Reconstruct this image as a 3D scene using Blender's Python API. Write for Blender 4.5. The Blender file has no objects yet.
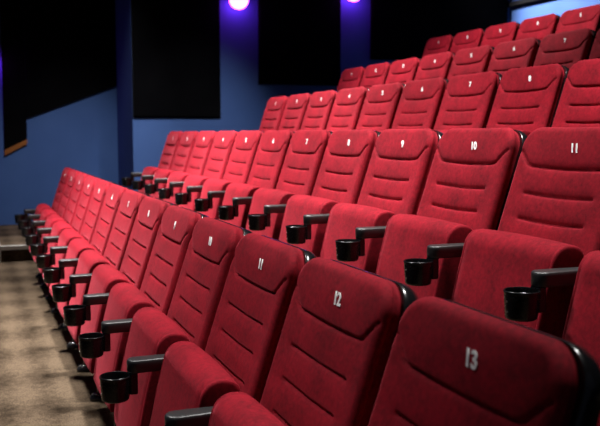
import bpy, math, random
from math import sin, cos, pi, sqrt, radians as R
from mathutils import Vector, Matrix, noise

S = bpy.context.scene
C = S.collection
random.seed(4)

# ------------------------------------------------------------------ helpers
def mesh_obj(name, verts, faces, mat, parent=None, smooth=True, sharp=None):
    me = bpy.data.meshes.new(name)
    me.from_pydata([tuple(v) for v in verts], [], faces)
    me.validate()
    if mat: me.materials.append(mat)
    if smooth:
        me.polygons.foreach_set('use_smooth', [True] * len(me.polygons))
        if sharp: me.set_sharp_from_angle(angle=R(sharp))
    o = bpy.data.objects.new(name, me)
    C.objects.link(o)
    if parent: o.parent = parent
    return o

def tag(o, label=None, cat=None, group=None, kind=None):
    if label: o['label'] = label
    if cat: o['category'] = cat
    if group: o['group'] = group
    if kind: o['kind'] = kind
    return o

class MB:
    def __init__(s): s.v = []; s.f = []
    def add(s, v, f):
        n = len(s.v); s.v += [tuple(p) for p in v]; s.f += [[i + n for i in q] for q in f]; return s
    def box(s, a, b):
        x0, y0, z0 = a; x1, y1, z1 = b
        return s.add([(x0,y0,z0),(x1,y0,z0),(x1,y1,z0),(x0,y1,z0),(x0,y0,z1),(x1,y0,z1),(x1,y1,z1),(x0,y1,z1)],
                     [[3,2,1,0],[4,5,6,7],[0,1,5,4],[1,2,6,5],[2,3,7,6],[3,0,4,7]])
    def loft(s, rings, cap0=True, cap1=True, closed=False):
        n = len(rings[0]); v = [p for r in rings for p in r]; f = []
        m = len(rings)
        for i in range(m if closed else m - 1):
            j2 = (i + 1) % m
            for k in range(n):
                l = (k + 1) % n
                f.append([i*n+k, i*n+l, j2*n+l, j2*n+k])
        if not closed:
            if cap0: f.append(list(range(n))[::-1])
            if cap1: f.append([(m-1)*n + k for k in range(n)])
        return s.add(v, f)
    def lathe(s, prof, c, n=40, axis='z'):
        rings = []
        for r, h in prof:
            ring = []
            for k in range(n):
                a = 2*pi*k/n
                if axis == 'z': ring.append((c[0]+r*cos(a), c[1]+r*sin(a), c[2]+h))
                elif axis == 'x': ring.append((c[0]+h, c[1]+r*cos(a), c[2]+r*sin(a)))
                else: ring.append((c[0]+r*sin(a), c[1]+h, c[2]+r*cos(a)))
            rings.append(ring)
        return s.loft(rings)
    def prism(s, poly, y0, y1):           # poly in (x, z)
        n = len(poly)
        v = [(x, y0, z) for x, z in poly] + [(x, y1, z) for x, z in poly]
        f = [list(range(n)), [n + k for k in range(n)][::-1]]
        for k in range(n):
            l = (k + 1) % n
            f.append([k, n + k, n + l, l])
        return s.add(v, f)
    def build(s, name, mat, parent=None, smooth=True, sharp=35, bevel=0):
        o = mesh_obj(name, s.v, s.f, mat, parent, smooth, sharp)
        if bevel:
            m = o.modifiers.new('bevel', 'BEVEL'); m.width = bevel; m.segments = 3; m.limit_method = 'ANGLE'
        return o

# ------------------------------------------------------------------ materials
def nt(name):
    m = bpy.data.materials.new(name); m.use_nodes = True
    t = m.node_tree
    return m, t, t.nodes['Principled BSDF']
def nd(t, kind, **kw):
    n = t.nodes.new(kind)
    for k, v in kw.items():
        if k in n.inputs: n.inputs[k].default_value = v
        else: setattr(n, k, v)
    return n

def simple(name, col, rough, metal=0.0, spec=0.5, bump=0):
    m, t, b = nt(name)
    b.inputs['Base Color'].default_value = (*col, 1)
    b.inputs['Roughness'].default_value = rough
    b.inputs['Metallic'].default_value = metal
    b.inputs['Specular IOR Level'].default_value = spec
    tc = nd(t, 'ShaderNodeTexCoord')
    nz = nd(t, 'ShaderNodeTexNoise', Scale=180.0, Detail=2.0)
    t.links.new(tc.outputs['Object'], nz.inputs['Vector'])
    if bump:
        bp = nd(t, 'ShaderNodeBump', Strength=bump, Distance=0.001)
        t.links.new(nz.outputs['Fac'], bp.inputs['Height'])
        t.links.new(bp.outputs['Normal'], b.inputs['Normal'])
    mr = nd(t, 'ShaderNodeMapRange')
    mr.inputs['To Min'].default_value = max(0, rough - .05); mr.inputs['To Max'].default_value = min(1, rough + .05)
    t.links.new(nz.outputs['Fac'], mr.inputs['Value'])
    t.links.new(mr.outputs['Result'], b.inputs['Roughness'])
    return m

def velvet():
    m, t, b = nt('red_velvet')
    tc = nd(t, 'ShaderNodeTexCoord')
    oi = nd(t, 'ShaderNodeObjectInfo')
    mul = nd(t, 'ShaderNodeVectorMath', operation='MULTIPLY_ADD')
    cmb = nd(t, 'ShaderNodeCombineXYZ')
    sc = nd(t, 'ShaderNodeMath', operation='MULTIPLY'); sc.inputs[1].default_value = 37.0
    t.links.new(oi.outputs['Random'], sc.inputs[0])
    for k in 'XYZ': t.links.new(sc.outputs[0], cmb.inputs[k])
    mul.inputs[1].default_value = (1, 1, 1)
    t.links.new(tc.outputs['Object'], mul.inputs[0]); t.links.new(cmb.outputs[0], mul.inputs[2])
    n1 = nd(t, 'ShaderNodeTexNoise', Scale=70.0, Detail=5.0, Roughness=.7, Distortion=.6)
    n2 = nd(t, 'ShaderNodeTexNoise', Scale=9.0, Detail=3.0)
    n3 = nd(t, 'ShaderNodeTexNoise', Scale=900.0, Detail=1.0)
    for n in (n1, n2, n3): t.links.new(mul.outputs[0], n.inputs['Vector'])
    a1 = nd(t, 'ShaderNodeMath', operation='MULTIPLY_ADD'); a1.inputs[1].default_value = .65
    a2 = nd(t, 'ShaderNodeMath', operation='MULTIPLY'); a2.inputs[1].default_value = .35
    t.links.new(n2.outputs['Fac'], a2.inputs[0]); t.links.new(n1.outputs['Fac'], a1.inputs[0]); t.links.new(a2.outputs[0], a1.inputs[2])
    cr = nd(t, 'ShaderNodeValToRGB')
    e = cr.color_ramp.elements
    e[0].position = .36; e[0].color = (.13, .0016, .0070, 1)
    e[1].position = .62; e[1].color = (.30, .0042, .0155, 1)
    t.links.new(a1.outputs[0], cr.inputs['Fac']); t.links.new(cr.outputs['Color'], b.inputs['Base Color'])
    b.inputs['Roughness'].default_value = .85
    b.inputs['Specular IOR Level'].default_value = .18
    b.inputs['Sheen Weight'].default_value = .34
    b.inputs['Sheen Roughness'].default_value = .3
    b.inputs['Sheen Tint'].default_value = (1, .14, .19, 1)
    bp = nd(t, 'ShaderNodeBump', Strength=.35, Distance=.0012)
    t.links.new(n3.outputs['Fac'], bp.inputs['Height']); t.links.new(bp.outputs['Normal'], b.inputs['Normal'])
    return m

def carpet():
    m, t, b = nt('brown_carpet')
    tc = nd(t, 'ShaderNodeTexCoord')
    P = tc.outputs['Object']
    sp = nd(t, 'ShaderNodeSeparateXYZ'); t.links.new(P, sp.inputs[0])
    wob = nd(t, 'ShaderNodeTexNoise', Scale=5.0, Detail=3.0); t.links.new(P, wob.inputs['Vector'])
    def band(axis, period, phase, amp):
        k = nd(t, 'ShaderNodeMath', operation='MULTIPLY_ADD'); k.inputs[1].default_value = 2*pi/period; k.inputs[2].default_value = phase
        t.links.new(sp.outputs[axis], k.inputs[0])
        w = nd(t, 'ShaderNodeMath', operation='MULTIPLY_ADD'); w.inputs[1].default_value = amp
        t.links.new(wob.outputs['Fac'], w.inputs[0]); t.links.new(k.outputs[0], w.inputs[2])
        s = nd(t, 'ShaderNodeMath', operation='SINE'); t.links.new(w.outputs[0], s.inputs[0])
        return s.outputs[0]
    bx = band('X', .215, 1.05, 1.3); by = band('Y', .55, 0.4, 1.6)
    ad = nd(t, 'ShaderNodeMath', operation='ADD'); t.links.new(bx, ad.inputs[0]); t.links.new(by, ad.inputs[1])
    bl = nd(t, 'ShaderNodeTexNoise', Scale=22.0, Detail=5.0, Roughness=.7); t.links.new(P, bl.inputs['Vector'])
    m1 = nd(t, 'ShaderNodeMath', operation='MULTIPLY_ADD'); m1.inputs[1].default_value = .12
    t.links.new(ad.outputs[0], m1.inputs[0]); t.links.new(bl.outputs['Fac'], m1.inputs[2])
    cr = nd(t, 'ShaderNodeValToRGB'); e = cr.color_ramp.elements
    e[0].position = .22; e[0].color = (.034, .023, .0135, 1)
    e[1].position = .72; e[1].color = (.118, .084, .054, 1)
    t.links.new(m1.outputs[0], cr.inputs['Fac'])
    fn = nd(t, 'ShaderNodeTexNoise', Scale=130.0, Detail=3.0); t.links.new(P, fn.inputs['Vector'])
    mr = nd(t, 'ShaderNodeMapRange'); mr.inputs['From Min'].default_value = .3; mr.inputs['From Max'].default_value = .7
    mr.inputs['To Min'].default_value = .4; mr.inputs['To Max'].default_value = 1.5
    t.links.new(fn.outputs['Fac'], mr.inputs['Value'])
    mx = nd(t, 'ShaderNodeVectorMath', operation='SCALE')
    t.links.new(cr.outputs['Color'], mx.inputs[0]); t.links.new(mr.outputs['Result'], mx.inputs['Scale'])
    t.links.new(mx.outputs[0], b.inputs['Base Color'])
    b.inputs['Roughness'].default_value = .95; b.inputs['Specular IOR Level'].default_value = .1
    bp = nd(t, 'ShaderNodeBump', Strength=.5, Distance=.004)
    t.links.new(fn.outputs['Fac'], bp.inputs['Height']); t.links.new(bp.outputs['Normal'], b.inputs['Normal'])
    return m

def paint(name, c0, c1, rough=.8, spec=.2):
    m, t, b = nt(name)
    tc = nd(t, 'ShaderNodeTexCoord')
    n = nd(t, 'ShaderNodeTexNoise', Scale=3.0, Detail=4.0); t.links.new(tc.outputs['Object'], n.inputs['Vector'])
    cr = nd(t, 'ShaderNodeValToRGB'); e = cr.color_ramp.elements
    e[0].position = .3; e[0].color = (*c0, 1); e[1].position = .7; e[1].color = (*c1, 1)
    t.links.new(n.outputs['Fac'], cr.inputs['Fac']); t.links.new(cr.outputs['Color'], b.inputs['Base Color'])
    b.inputs['Roughness'].default_value = rough; b.inputs['Specular IOR Level'].default_value = spec
    return m

def emit(name, col, st):
    m, t, b = nt(name)
    b.inputs['Base Color'].default_value = (.8, .8, .8, 1)
    b.inputs['Emission Color'].default_value = (*col, 1)
    b.inputs['Emission Strength'].default_value = st
    return m

VEL = velvet(); CARPET = carpet()
BLACK = simple('black_plastic', (.005, .005, .006), .26, spec=.5, bump=.05)
ARM = simple('black_armrest_plastic', (.014, .014, .015), .42, spec=.8, bump=.15)
GLOSS = simple('gloss_black_shell', (.008, .008, .009), .22, spec=.6)
STEEL = simple('black_steel', (.007, .007, .008), .42)
CHROME = simple('screw_metal', (.55, .55, .55), .3, 1)
WHITE = simple('white_print', (.95, .94, .92), .6, spec=.2)
BLUE = paint('blue_wall_paint', (.036, .080, .225), (.042, .090, .245))
BLUE2 = paint('dark_blue_wall_paint', (.020, .040, .13), (.024, .046, .145))
FELT = paint('black_acoustic_felt', (.002, .002, .0026), (.003, .003, .0036), .98, .0)
DARK = paint('black_ceiling_paint', (.004, .004, .005), (.006, .006, .007), .95, .05)
NOSE = simple('pale_step_nosing', (.55, .53, .48), .5)
WOOD = paint('brown_wood_edge', (.16, .055, .012), (.24, .085, .02), .5)
HOUS = simple('lamp_housing_metal', (.02, .02, .022), .4, .6)

# ------------------------------------------------------------------ measurements
X = [.77, 1.722, 2.676, 3.634, 4.592]            # headrest number plane of each row
Y1 = [y + .008 for y in (7.765, 7.575, 7.435, 7.811, 7.717)]         # seat 1 of each row
FL = [0.0, .332, .658, .981, 1.326]              # tier heights
N = [13, 12, 9, 8, 5]
PITCH = .55
YW, YF, XB, ZC = 10.2, 11.35, 7.24, 5.3

# ------------------------------------------------------------------ the room
RUN = .80
edges = [X[r] - RUN for r in range(1, 5)]
f = MB()
prof = [(-2.5, 0)]
for r in range(1, 5): prof += [(edges[r-1], FL[r-1]), (edges[r-1], FL[r])]
prof += [(XB, FL[4])]
for a, b in zip(prof[:-1], prof[1:]):            # stepped carpeted tiers
    y1 = YW
    f.add([(a[0], -2.5, a[1]), (b[0], -2.5, b[1]), (b[0], y1, b[1]), (a[0], y1, a[1])], [[0, 1, 2, 3]])
# recess floor beyond the row ends, with its raised step
f.add([(-2.5, YW, 0), (.235, YW, 0), (.235, YF, 0), (-2.5, YF, 0)], [[0, 1, 2, 3]])
f.box((.235, 9.18, .0), (edges[0], YW + .001, .165))
f.box((.235, YW, .0), (1.82, YF, .165))
tag(f.build('floor', CARPET, smooth=False), kind='structure')

n = MB().box((.222, 9.155, .125), (edges[0], 9.20, .172)).box((.215, 9.155, .0), (.24, 9.185, .172)).box((.215, 9.155, .145), (.24, YF, .172))
tag(n.build('trim_1', NOSE, bevel=.004), kind='structure')

tag(MB().box((1.824, YW, 0), (XB + .2, YF + .15, ZC)).build('wall_left', BLUE, smooth=False), kind='structure')
tag(MB().box((-2.5, YF, 0), (1.9, YF + .15, ZC)).build('wall_far', BLUE, smooth=False), kind='structure')
tag(MB().box((XB, -2.5, FL[4] - .05), (XB + .15, YW, 3.14)).build('wall_back', BLUE, smooth=False), kind='structure')
tag(MB().box((XB - .05, -2.5, 3.14), (XB + .15, YW, 3.20)).build('trim_2', DARK, smooth=False), kind='structure')
tag(MB().box((XB, -2.5, 3.20), (XB + .15, YW, ZC)).build('wall_upper', BLUE2, smooth=False), kind='structure')
tag(MB().box((-2.5, -2.5, ZC), (XB + .2, YF + .15, ZC + .1)).build('ceiling', DARK, smooth=False), kind='structure')

def panel(x0, x1, z0, z1, y, label, th=.04):
    o = bpy.data.objects.new('acoustic_panel', None); C.objects.link(o); o.location = ((x0+x1)/2, y, z0)
    w = (x1 - x0) / 2
    MB().box((-w + .012, -th, .012), (w - .012, 0, z1 - z0 - .012)).build('felt_face', FELT, o, smooth=False, bevel=.012)
    e = MB()
    e.box((-w, -th + .02, 0), (w, 0, .012)).box((-w, -th + .02, z1-z0-.012), (w, 0, z1-z0))
    e.box((-w, -th + .02, .012), (-w + .012, 0, z1-z0-.012)).box((w - .012, -th + .02, .012), (w, 0, z1-z0-.012))
    e.build('edge_frame', DARK, o, smooth=False)
    tag(o, label, 'wall panel', 'black acoustic panels on the side wall')
panel(1.826, 2.925, 1.535, 5.2, YW, 'black acoustic wall panel ending low, left of the brighter purple lamp')
panel(3.43, 4.573, 1.97, 5.2, YW, 'black acoustic wall panel between the two purple lamps')
panel(5.012, 7.18, 2.33, 5.2, YW, 'wide black acoustic wall panel above the back rows, right of the purple lamps')

# panel with a sloping lower edge on the recessed wall
o = bpy.data.objects.new('acoustic_panel', None); C.objects.link(o); o.location = (1.25, YF, 1.5)
MB().prism([(-.583, .047), (.572, .483), (.572, 3.7), (-.583, 3.7)], -.04, -.004).build('felt_face', FELT, o, smooth=False, bevel=.01)
MB().prism([(-.583, .037), (.572, .473), (.572, .483), (-.583, .047)], -.03, -.004).build('edge_frame', DARK, o, smooth=False)
tag(o, 'large black wall panel with slanted lower edge on the recessed blue wall', 'wall panel', 'black acoustic panels on the side wall')
# wood edged panel at the far left
o = bpy.data.objects.new('wood_edged_panel', None); C.objects.link(o); o.location = (.52, YF, 1.05)
MB().prism([(-.135, .082), (.145, .222), (.145, 4.2), (-.135, 4.2)], -.025, -.002).build('felt_face', FELT, o, smooth=False)
MB().prism([(-.135, .01), (.145, .16), (.145, .22), (-.135, .08)], -.032, -.002).build('wood_edge', WOOD, o, smooth=False)
tag(o, 'black wall panel with a slanted brown wooden lower edge at far left', 'wall panel')

GLOW = emit('purple_lamp_glow', (.58, .06, 1.0), 7.5)
def lamp(x, z, y, label):
    o = bpy.data.objects.new('wall_lamp', None); C.objects.link(o); o.location = (x, y, z)
    MB().lathe([(.0, -.002), (.06, -.002), (.06, -.018), (.05, -.022), (.03, -.10), (.0, -.10)], (0, 0, .10), 36, 'y').build('mounting_plate', HOUS, o)
    MB().lathe([(.0, .20), (.07, .20), (.125, .06), (.128, .0), (.124, -.003), (.118, .0), (.0, .002)], (0, -.14, 0), 40).build('housing', HOUS, o)
    MB().lathe([(.0001, -.118)] + [(.118*sin(k*pi/20), -.118*cos(k*pi/20)) for k in range(1, 11)], (0, -.14, -.001), 40).build('lens', GLOW, o)
    tag(o, label, 'lamp', 'purple wall lamps')
lamp(3.135, 2.990, YW, 'glowing purple wall lamp nearest the recess, the brighter one')
lamp(4.70, 3.175, YW, 'glowing purple wall lamp further right, cut by the top of the photo')
lamp(.20, 2.30, YF, 'purple wall lamp at the far left, throwing a strip of light beside the black panel')

# ------------------------------------------------------------------ the seat
TILT = R(18)
TX, TZ = -sin(TILT), cos(TILT)                   # up along the back
NX, NZ = cos(TILT), sin(TILT)                    # out of the front face
L, W2, RC, RR = .65, .246, .076, .022
TN = L - .076                                    # where the number sits
def place(a, t, off):
    s = t - TN
    # slight curve: lower back comes forward a little
    off += .005
    return (s*TX + off*NX, a - .020, .963 + s*TZ + off*NZ)

def halfw(t):
    base = W2 + .004*(1 - t/L)
    if t > L - RC:
        d = t - (L - RC); return base - RC + sqrt(max(0, RC*RC - d*d))
    if t < .03:
        d = .03 - t; return base - .03 + sqrt(max(0, .0009 - d*d))
    return base
def edge_d(a, t):
    base = W2 + .004*(1 - t/L)
    x = abs(a)
    cx, cy = base - RC, L - RC
    if t > cy and x > cx: return max(0, RC - sqrt((x-cx)**2 + (t-cy)**2))
    return max(0, min(base - x, L - t, t))
def seg_d(px, py, ax, ay, bx, by):
    vx, vy = bx-ax, by-ay
    k = max(0, min(1, ((px-ax)*vx + (py-ay)*vy) / (vx*vx + vy*vy)))
    return sqrt((px-ax-k*vx)**2 + (py-ay-k*vy)**2)
# seams: polylines on the front face
SEAMS = []
t1 = TN - .062
pts = [(-.232, t1+.050), (-.206, t1+.026), (-.186, t1+.007), (-.170, t1+.001), (-.155, t1-.001)]
pts = pts + [(-.075, t1-.004), (0, t1-.005), (.075, t1-.004)] + [(-x, y) for x, y in pts[::-1]]
SEAMS.append((pts, .0100))
for k, (hw, dp) in enumerate(((.158, .0095), (.150, .0095), (.150, .0095))):
    tk = TN - .156 - .085*k
    SEAMS.append(([(-hw, tk+.002), (-hw*.5, tk-.001), (0, tk-.002), (hw*.5, tk-.001), (hw, tk+.002)], dp))
def surf(a, t):
    d = edge_d(a, t)
    drop = 0
    if d < RR:
        q = 1 - d/RR; drop = RR*(1 - sqrt(max(0, 1 - q*q)))
    e = -drop
    # padding: head roll and puffed channels
    fx = max(0, 1 - (a/W2)**2)
    e -= .010*fx
    k = (TN - .055 - t)
    if t > t1: e += .006*fx*math.sin(pi*min(1, max(0, (t - t1)/(L - t1))))**.7
    else:
        ph = ((t1 - t) / .088) % 1.0
        if t1 - t < .087*4: e += .0025*fx*sin(pi*ph)
    for pts, dp in SEAMS:
        if abs(t - pts[len(pts)//2][1]) > .1: continue
        m = min(seg_d(a, t, *p, *q) for p, q in zip(pts[:-1], pts[1:]))
        if m < .03: e -= dp*math.exp(-(m/.0038)**2) + .0022*math.exp(-(m/.014)**2)
    return e

def backrest(parent):
    ds = [0, .0006, .0022, .005, .009, .0145, .021, .029]
    nm = 74
    ts = ds[:] + [.029 + (L - .058)*k/140 for k in range(1, 140)] + [L - d for d in ds[::-1]]
    v = []; f = []; cols = 0
    for t in ts:
        w = halfw(t)
        row = [-w + d for d in ds] + [(-w + .029) + (2*w - .058)*k/nm for k in range(1, nm)] + [w - d for d in ds[::-1]]
        cols = len(row)
        for a in row: v.append(place(a, t, surf(a, t)))
    nr = len(ts)
    for i in range(nr - 1):
        for j in range(cols - 1):
            f.append([i*cols+j, i*cols+j+1, (i+1)*cols+j+1, (i+1)*cols+j])
    # boundary loop pushed back
    loop = [(0, j) for j in range(cols)] + [(i, cols-1) for i in range(1, nr)] + [(nr-1, j) for j in range(cols-2, -1, -1)] + [(i, 0) for i in range(nr-2, 0, -1)]
    prev = [i*cols+j for i, j in loop]
    for off in (-.036, -.058):
        base = len(v)
        for i, j in loop:
            t = ts[i]; w = halfw(t)
            a = v[i*cols+j][1]
            v.append(place(a, t, off))
        cur = list(range(base, base + len(loop)))
        for k in range(len(loop)):
            l = (k+1) % len(loop)
            f.append([prev[k], cur[k], cur[l], prev[l]])
        prev = cur
    f.append(prev)
    return mesh_obj('backrest', v, f, VEL, parent, True)

def rr_loop(grow, n=14):
    w, top, bot, r = W2 - .001 + grow, L + .002 + grow, -grow, max(.02, RC + grow)
    rb = .03
    out = []
    for cx, cy, rad, a0 in ((w-rb, bot+rb, rb, -90), (w-r, top-r, r, 0), (-(w-r), top-r, r, 90), (-(w-rb), bot+rb, rb, 180)):
        for k in range(n + 1):
            a = R(a0 + 90*k/n); out.append((cx + rad*cos(a), cy + rad*sin(a)))
    return out
def shell(parent):
    m = MB(); rings = []
    for off, g in ((-.054, -.006), (-.051, -.002), (-.053, .000), (-.062, .001), (-.080, .000), (-.096, -.008), (-.107, -.026), (-.112, -.06)):
        rings.append([place(a, t, off) for a, t in rr_loop(g)])
    m.loft(rings)
    return m.build('back_shell', GLOSS, parent, sharp=60)

CT = R(12)
def cushion(parent):
    T, H = .112, .435
    prof = []
    K = 26
    prof += [(0.012, 0.0), (0.003, .012)]
    for k in range(1, 12): prof.append((-.006*sin(pi*k/12), .012 + (H - .085)*k/12))
    cx, cz = .0560, H - .060
    for k in range(K + 1):
        a = pi - pi*k/K
        ca, sa = cos(a), sin(a)
        e = .86
        prof.append((cx + .0562*math.copysign(abs(ca)**e, ca), cz + .060*abs(sa)**e))
    for k in range(1, 10): prof.append((T, cz - (cz - .02)*k/10))
    prof += [(T - .004, .006), (T - .02, 0)]
    # p: depth from the front face, q: up along the cushion
    def P(p, q, y):
        s = .243 - p; h0 = q - .380
        return (s*1.0 + (-h0*sin(CT)), y, .644 + h0*cos(CT) - (0.0 - p)*0.0 + (.06 - p)*0.10)
    def ring(y, inset, bulge=0):
        out = []
        n = len(prof)
        for k, (p, q) in enumerate(prof):
            a = prof[k-1]; b = prof[(k+1) % n]
            tx, tz = b[0]-a[0], b[1]-a[1]; l = sqrt(tx*tx+tz*tz) or 1
            nx, nz = tz/l, -tx/l                 # inward normal for this winding
            out.append(P(p + nx*(inset - bulge), q + nz*(inset - bulge), y - .004))
        return out
    hw = .227
    secs = [(-hw, .010), (-hw+.0015, .004), (-hw+.005, .001), (-hw+.010, 0), (-hw+.0135, .0025), (-hw+.017, 0)]
    rings = [ring(y, i) for y, i in secs]
    for k in range(1, 16):
        y = (-hw+.017) + (2*hw - .034)*k/16
        rings.append(ring(y, 0, .005*(1 - (y/hw)**2)))
    rings += [ring(-y, i) for y, i in secs[::-1]]
    m = MB(); m.loft(rings)
    return m.build('seat_cushion', VEL, parent, sharp=70)

AY = -.275                                       # armrest line: the sitter's right
def armrest(parent):
    out = []
    x0, x1 = .122, .347
    pts = []
    for k in range(0, 13):                       # front rounding
        a = -pi/2 + pi*k/12; pts.append((x1 - .028 + .028*cos(a), .030*sin(a)))
    pts += [(.26, .0285), (.19, .023), (x0, .019), (x0, -.019), (.19, -.023), (.26, -.0285)]
    cx = .23
    def ring(z, ins, dz=0):
        r = []
        for x, y in pts:
            sx = 1 - ins/.113; sy = 1 - ins/.030
            r.append((cx + (x-cx)*sx, AY + y*sy, z + dz*(x - x0)))
        return r
    m = MB(); m.loft([ring(.606, .006), ring(.604, .003), ring(.607, 0), ring(.634, 0), ring(.640, .0008), ring(.6428, .003), ring(.6438, .007)])
    return m.build('armrest', ARM, parent, sharp=50)
def cup(parent):
    c = (.383, AY, .519)
    pr = [(r*.98, h) for r, h in [(.0001, 0), (.037, 0), (.0415, .003), (.0435, .008), (.0475, .066), (.0478, .070), (.0487, .0715), (.0492, .0745), (.0487, .0772), (.0470, .0782), (.0450, .0775), (.0440, .074), (.0436, .066), (.0398, .009), (.037, .006), (.0001, .006)]]
    o = MB().lathe(pr, c, 48).build('cup_holder', BLACK, parent, sharp=50)
    for h, r in ((.050, .0452), (.022, .0437)):
        MB().lathe([(.0001, 0), (.0028, 0), (.0026, .0012), (.0012, .002), (.0001, .0021)], (c[0] + r, AY, c[2] + h), 14, 'x').build('screw', CHROME, o)
    # bracket that hangs the cup on the arm
    MB().box((.316, AY - .020, .534), (.343, AY + .020, .6055)).build('bracket', BLACK, o, smooth=False, bevel=.006)
    return o
def stand(parent):
    poly = [(.125, .606), (.200, .606), (.212, .50), (.225, .03), (.05, .03), (.07, .45)]
    o = MB().prism(poly, AY - .017, AY + .017).build('leg_stand', STEEL, parent, smooth=False, bevel=.005)
    def ring(z, x0, x1, hw):
        out = []
        for k in range(28):
            a = 2*pi*k/28; ca, sa = cos(a), sin(a)
            out.append(((x0+x1)/2 + (x1-x0)/2*math.copysign(abs(ca)**.55, ca), AY + hw*math.copysign(abs(sa)**.55, sa), z))
        return out
    ft = MB().loft([ring(0, -.01, .262, .034), ring(.012, -.01, .264, .035), ring(.022, -.006, .258, .032), ring(.034, .01, .240, .024), ring(.040, .03, .225, .018)]).build('foot', GLOSS, o, sharp=50)
    return o
def bolt(parent):
    return MB().lathe([(.0001, .008), (.004, .008), (.0075, .006), (.009, .0), (.0001, 0)][::-1], (.243, AY, .028), 14).build('bolt', CHROME, parent)
def pivot(parent):
    return MB().lathe([(.0001, -.26), (.016, -.26), (.016, .245), (.0001, .245)], (.215, 0, .40), 20, 'y').build('pivot_bar', STEEL, parent)

def number_mesh(txt):
    cu = bpy.data.curves.new('seat_number', 'FONT'); cu.body = txt; cu.size = .0405; cu.align_x = 'CENTER'
    cu.offset = .0013; cu.extrude = .0007; cu.space_character = .98; cu.resolution_u = 6
    ob = bpy.data.objects.new('tmp', cu); C.objects.link(ob)
    dg = bpy.context.evaluated_depsgraph_get(); dg.update()
    me = bpy.data.meshes.new_from_object(ob.evaluated_get(dg))
    bpy.data.objects.remove(ob); bpy.data.curves.remove(cu)
    ys = [v.co.y for v in me.vertices]; xs = [v.co.x for v in me.vertices]
    cy = (min(ys)+max(ys))/2; cx = (min(xs)+max(xs))/2
    for v in me.vertices:
        a = .026 + (v.co.x - cx)*1.0 - .38*(v.co.y - cy); t = TN + (v.co.y - cy)
        v.co = place(a, t, surf(a, t) + .0022 + v.co.z)
    me.materials.clear(); me.materials.append(WHITE); me.name = 'seat_number'
    return me
NUM = {n: number_mesh(str(n)) for n in range(1, 14)}

ROWS = ['front row', 'second row from the front', 'third row from the front', 'fourth row from the front', 'fifth and highest row']
def seat_label(r, n):
    if r == 1 and n == 12: return 'red velvet cinema seat at the right edge, nearer than number 11 in the second row'
    if r == 2 and n == 9: return 'red velvet cinema seat at the right edge, nearer than number 8 in the third row'
    if r == 3 and n == 8: return 'red velvet cinema seat at the right edge, nearer than number 7 in the fourth row'
    return 'red velvet cinema seat with white number %d on its headrest, %s' % (n, ROWS[r])

proto = bpy.data.objects.new('cinema_seat', None); C.objects.link(proto)
b = backrest(proto); shell(proto); cushion(proto); armrest(proto); cup(proto); st = stand(proto); pivot(proto)
bolt(st)
num = bpy.data.objects.new('seat_number', NUM[1]); C.objects.link(num); num.parent = b; num['label'] = 'white printed number'

def copy_tree(o, parent=None):
    c = o.copy(); C.objects.link(c)
    if parent: c.parent = parent
    for ch in list(o.children): copy_tree(ch, c)
    return c
first = True
for r in range(5):
    for n in range(1, N[r] + 1):
        if first: s = proto; first = False
        else: s = copy_tree(proto)
        s.location = (X[r], Y1[r] - (n-1)*PITCH, FL[r]); s.rotation_euler = (0, 0, pi)
        tag(s, seat_label(r, n), 'seat', 'red cinema seats in rows')
        for ch in s.children:
            if ch.name.startswith('backrest'):
                for q in ch.children:
                    if q.name.startswith('seat_number'): q.data = NUM[n]

# ------------------------------------------------------------------ light
def spot(loc, target, energy, angle, blend, rad=.12, col=(1, .97, .95)):
    l = bpy.data.lights.new('ceiling_spot', 'SPOT'); l.energy = energy; l.spot_size = R(angle); l.spot_blend = blend
    l.shadow_soft_size = rad; l.color = col
    o = bpy.data.objects.new('ceiling_spot', l); C.objects.link(o); o.location = loc
    o.rotation_euler = (Vector(target) - Vector(loc)).to_track_quat('-Z', 'Y').to_euler()
    return o
# downlights over the seats
spot((-.6, 5.8, 5.0), (.75, 6.0, 0), 1000, 62, .9, .2)
spot((.5, 5.0, 5.1), (1.4, 4.9, 0), 900, 62, .9, .2)
spot((2.0, 6.9, 5.1), (2.4, 6.9, 0), 750, 60, .9, .2)
spot((2.1, 2.2, 5.1), (1.7, 2.2, 0), 420, 56, .9, .2)
spot((-.8, 3.6, 5.0), (.9, 2.7, .8), 330, 44, .9, .2)
spot((2.6, 6.2, 5.1), (4.0, 6.2, 1.0), 520, 78, .9, .2)
spot((1.3, 3.1, 5.1), (2.5, 3.4, .8), 420, 46, .9, .2)
# lights aimed low on the side and back walls, plus a step fill
spot((2.6, 6.6, 5.1), (2.5, 10.2, .55), 480, 34, 1)
spot((1.55, 7.6, 5.1), (1.05, 11.35, .15), 420, 34, 1)
spot((.6, 9.0, 5.1), (.5, 9.2, 0), 600, 26, .9)  # added fill over the aisle, brightens the far step and its nosing
spot((5.5, 9.95, 5.1), (7.24, 9.0, 2.3), 1500, 50, .9)

w = bpy.data.worlds.new('World'); S.world = w; w.use_nodes = True
w.node_tree.nodes['Background'].inputs[0].default_value = (.5, .55, .8, 1)
w.node_tree.nodes['Background'].inputs[1].default_value = .02

# ------------------------------------------------------------------ camera
cam = bpy.data.cameras.new('Camera'); co = bpy.data.objects.new('Camera', cam); C.objects.link(co)
co.location = (0, 0, 1.34); co.rotation_euler = (pi/2 - .095, 0, -.374)
cam.sensor_width = 36; cam.lens = 49.98; cam.clip_start = .05
cam.dof.use_dof = True; cam.dof.focus_distance = 2.6; cam.dof.aperture_fstop = 5.0
S.camera = co
S.view_settings.view_transform = 'Standard'; S.view_settings.look = 'None'
S.view_settings.exposure = 1.2; S.view_settings.gamma = 1
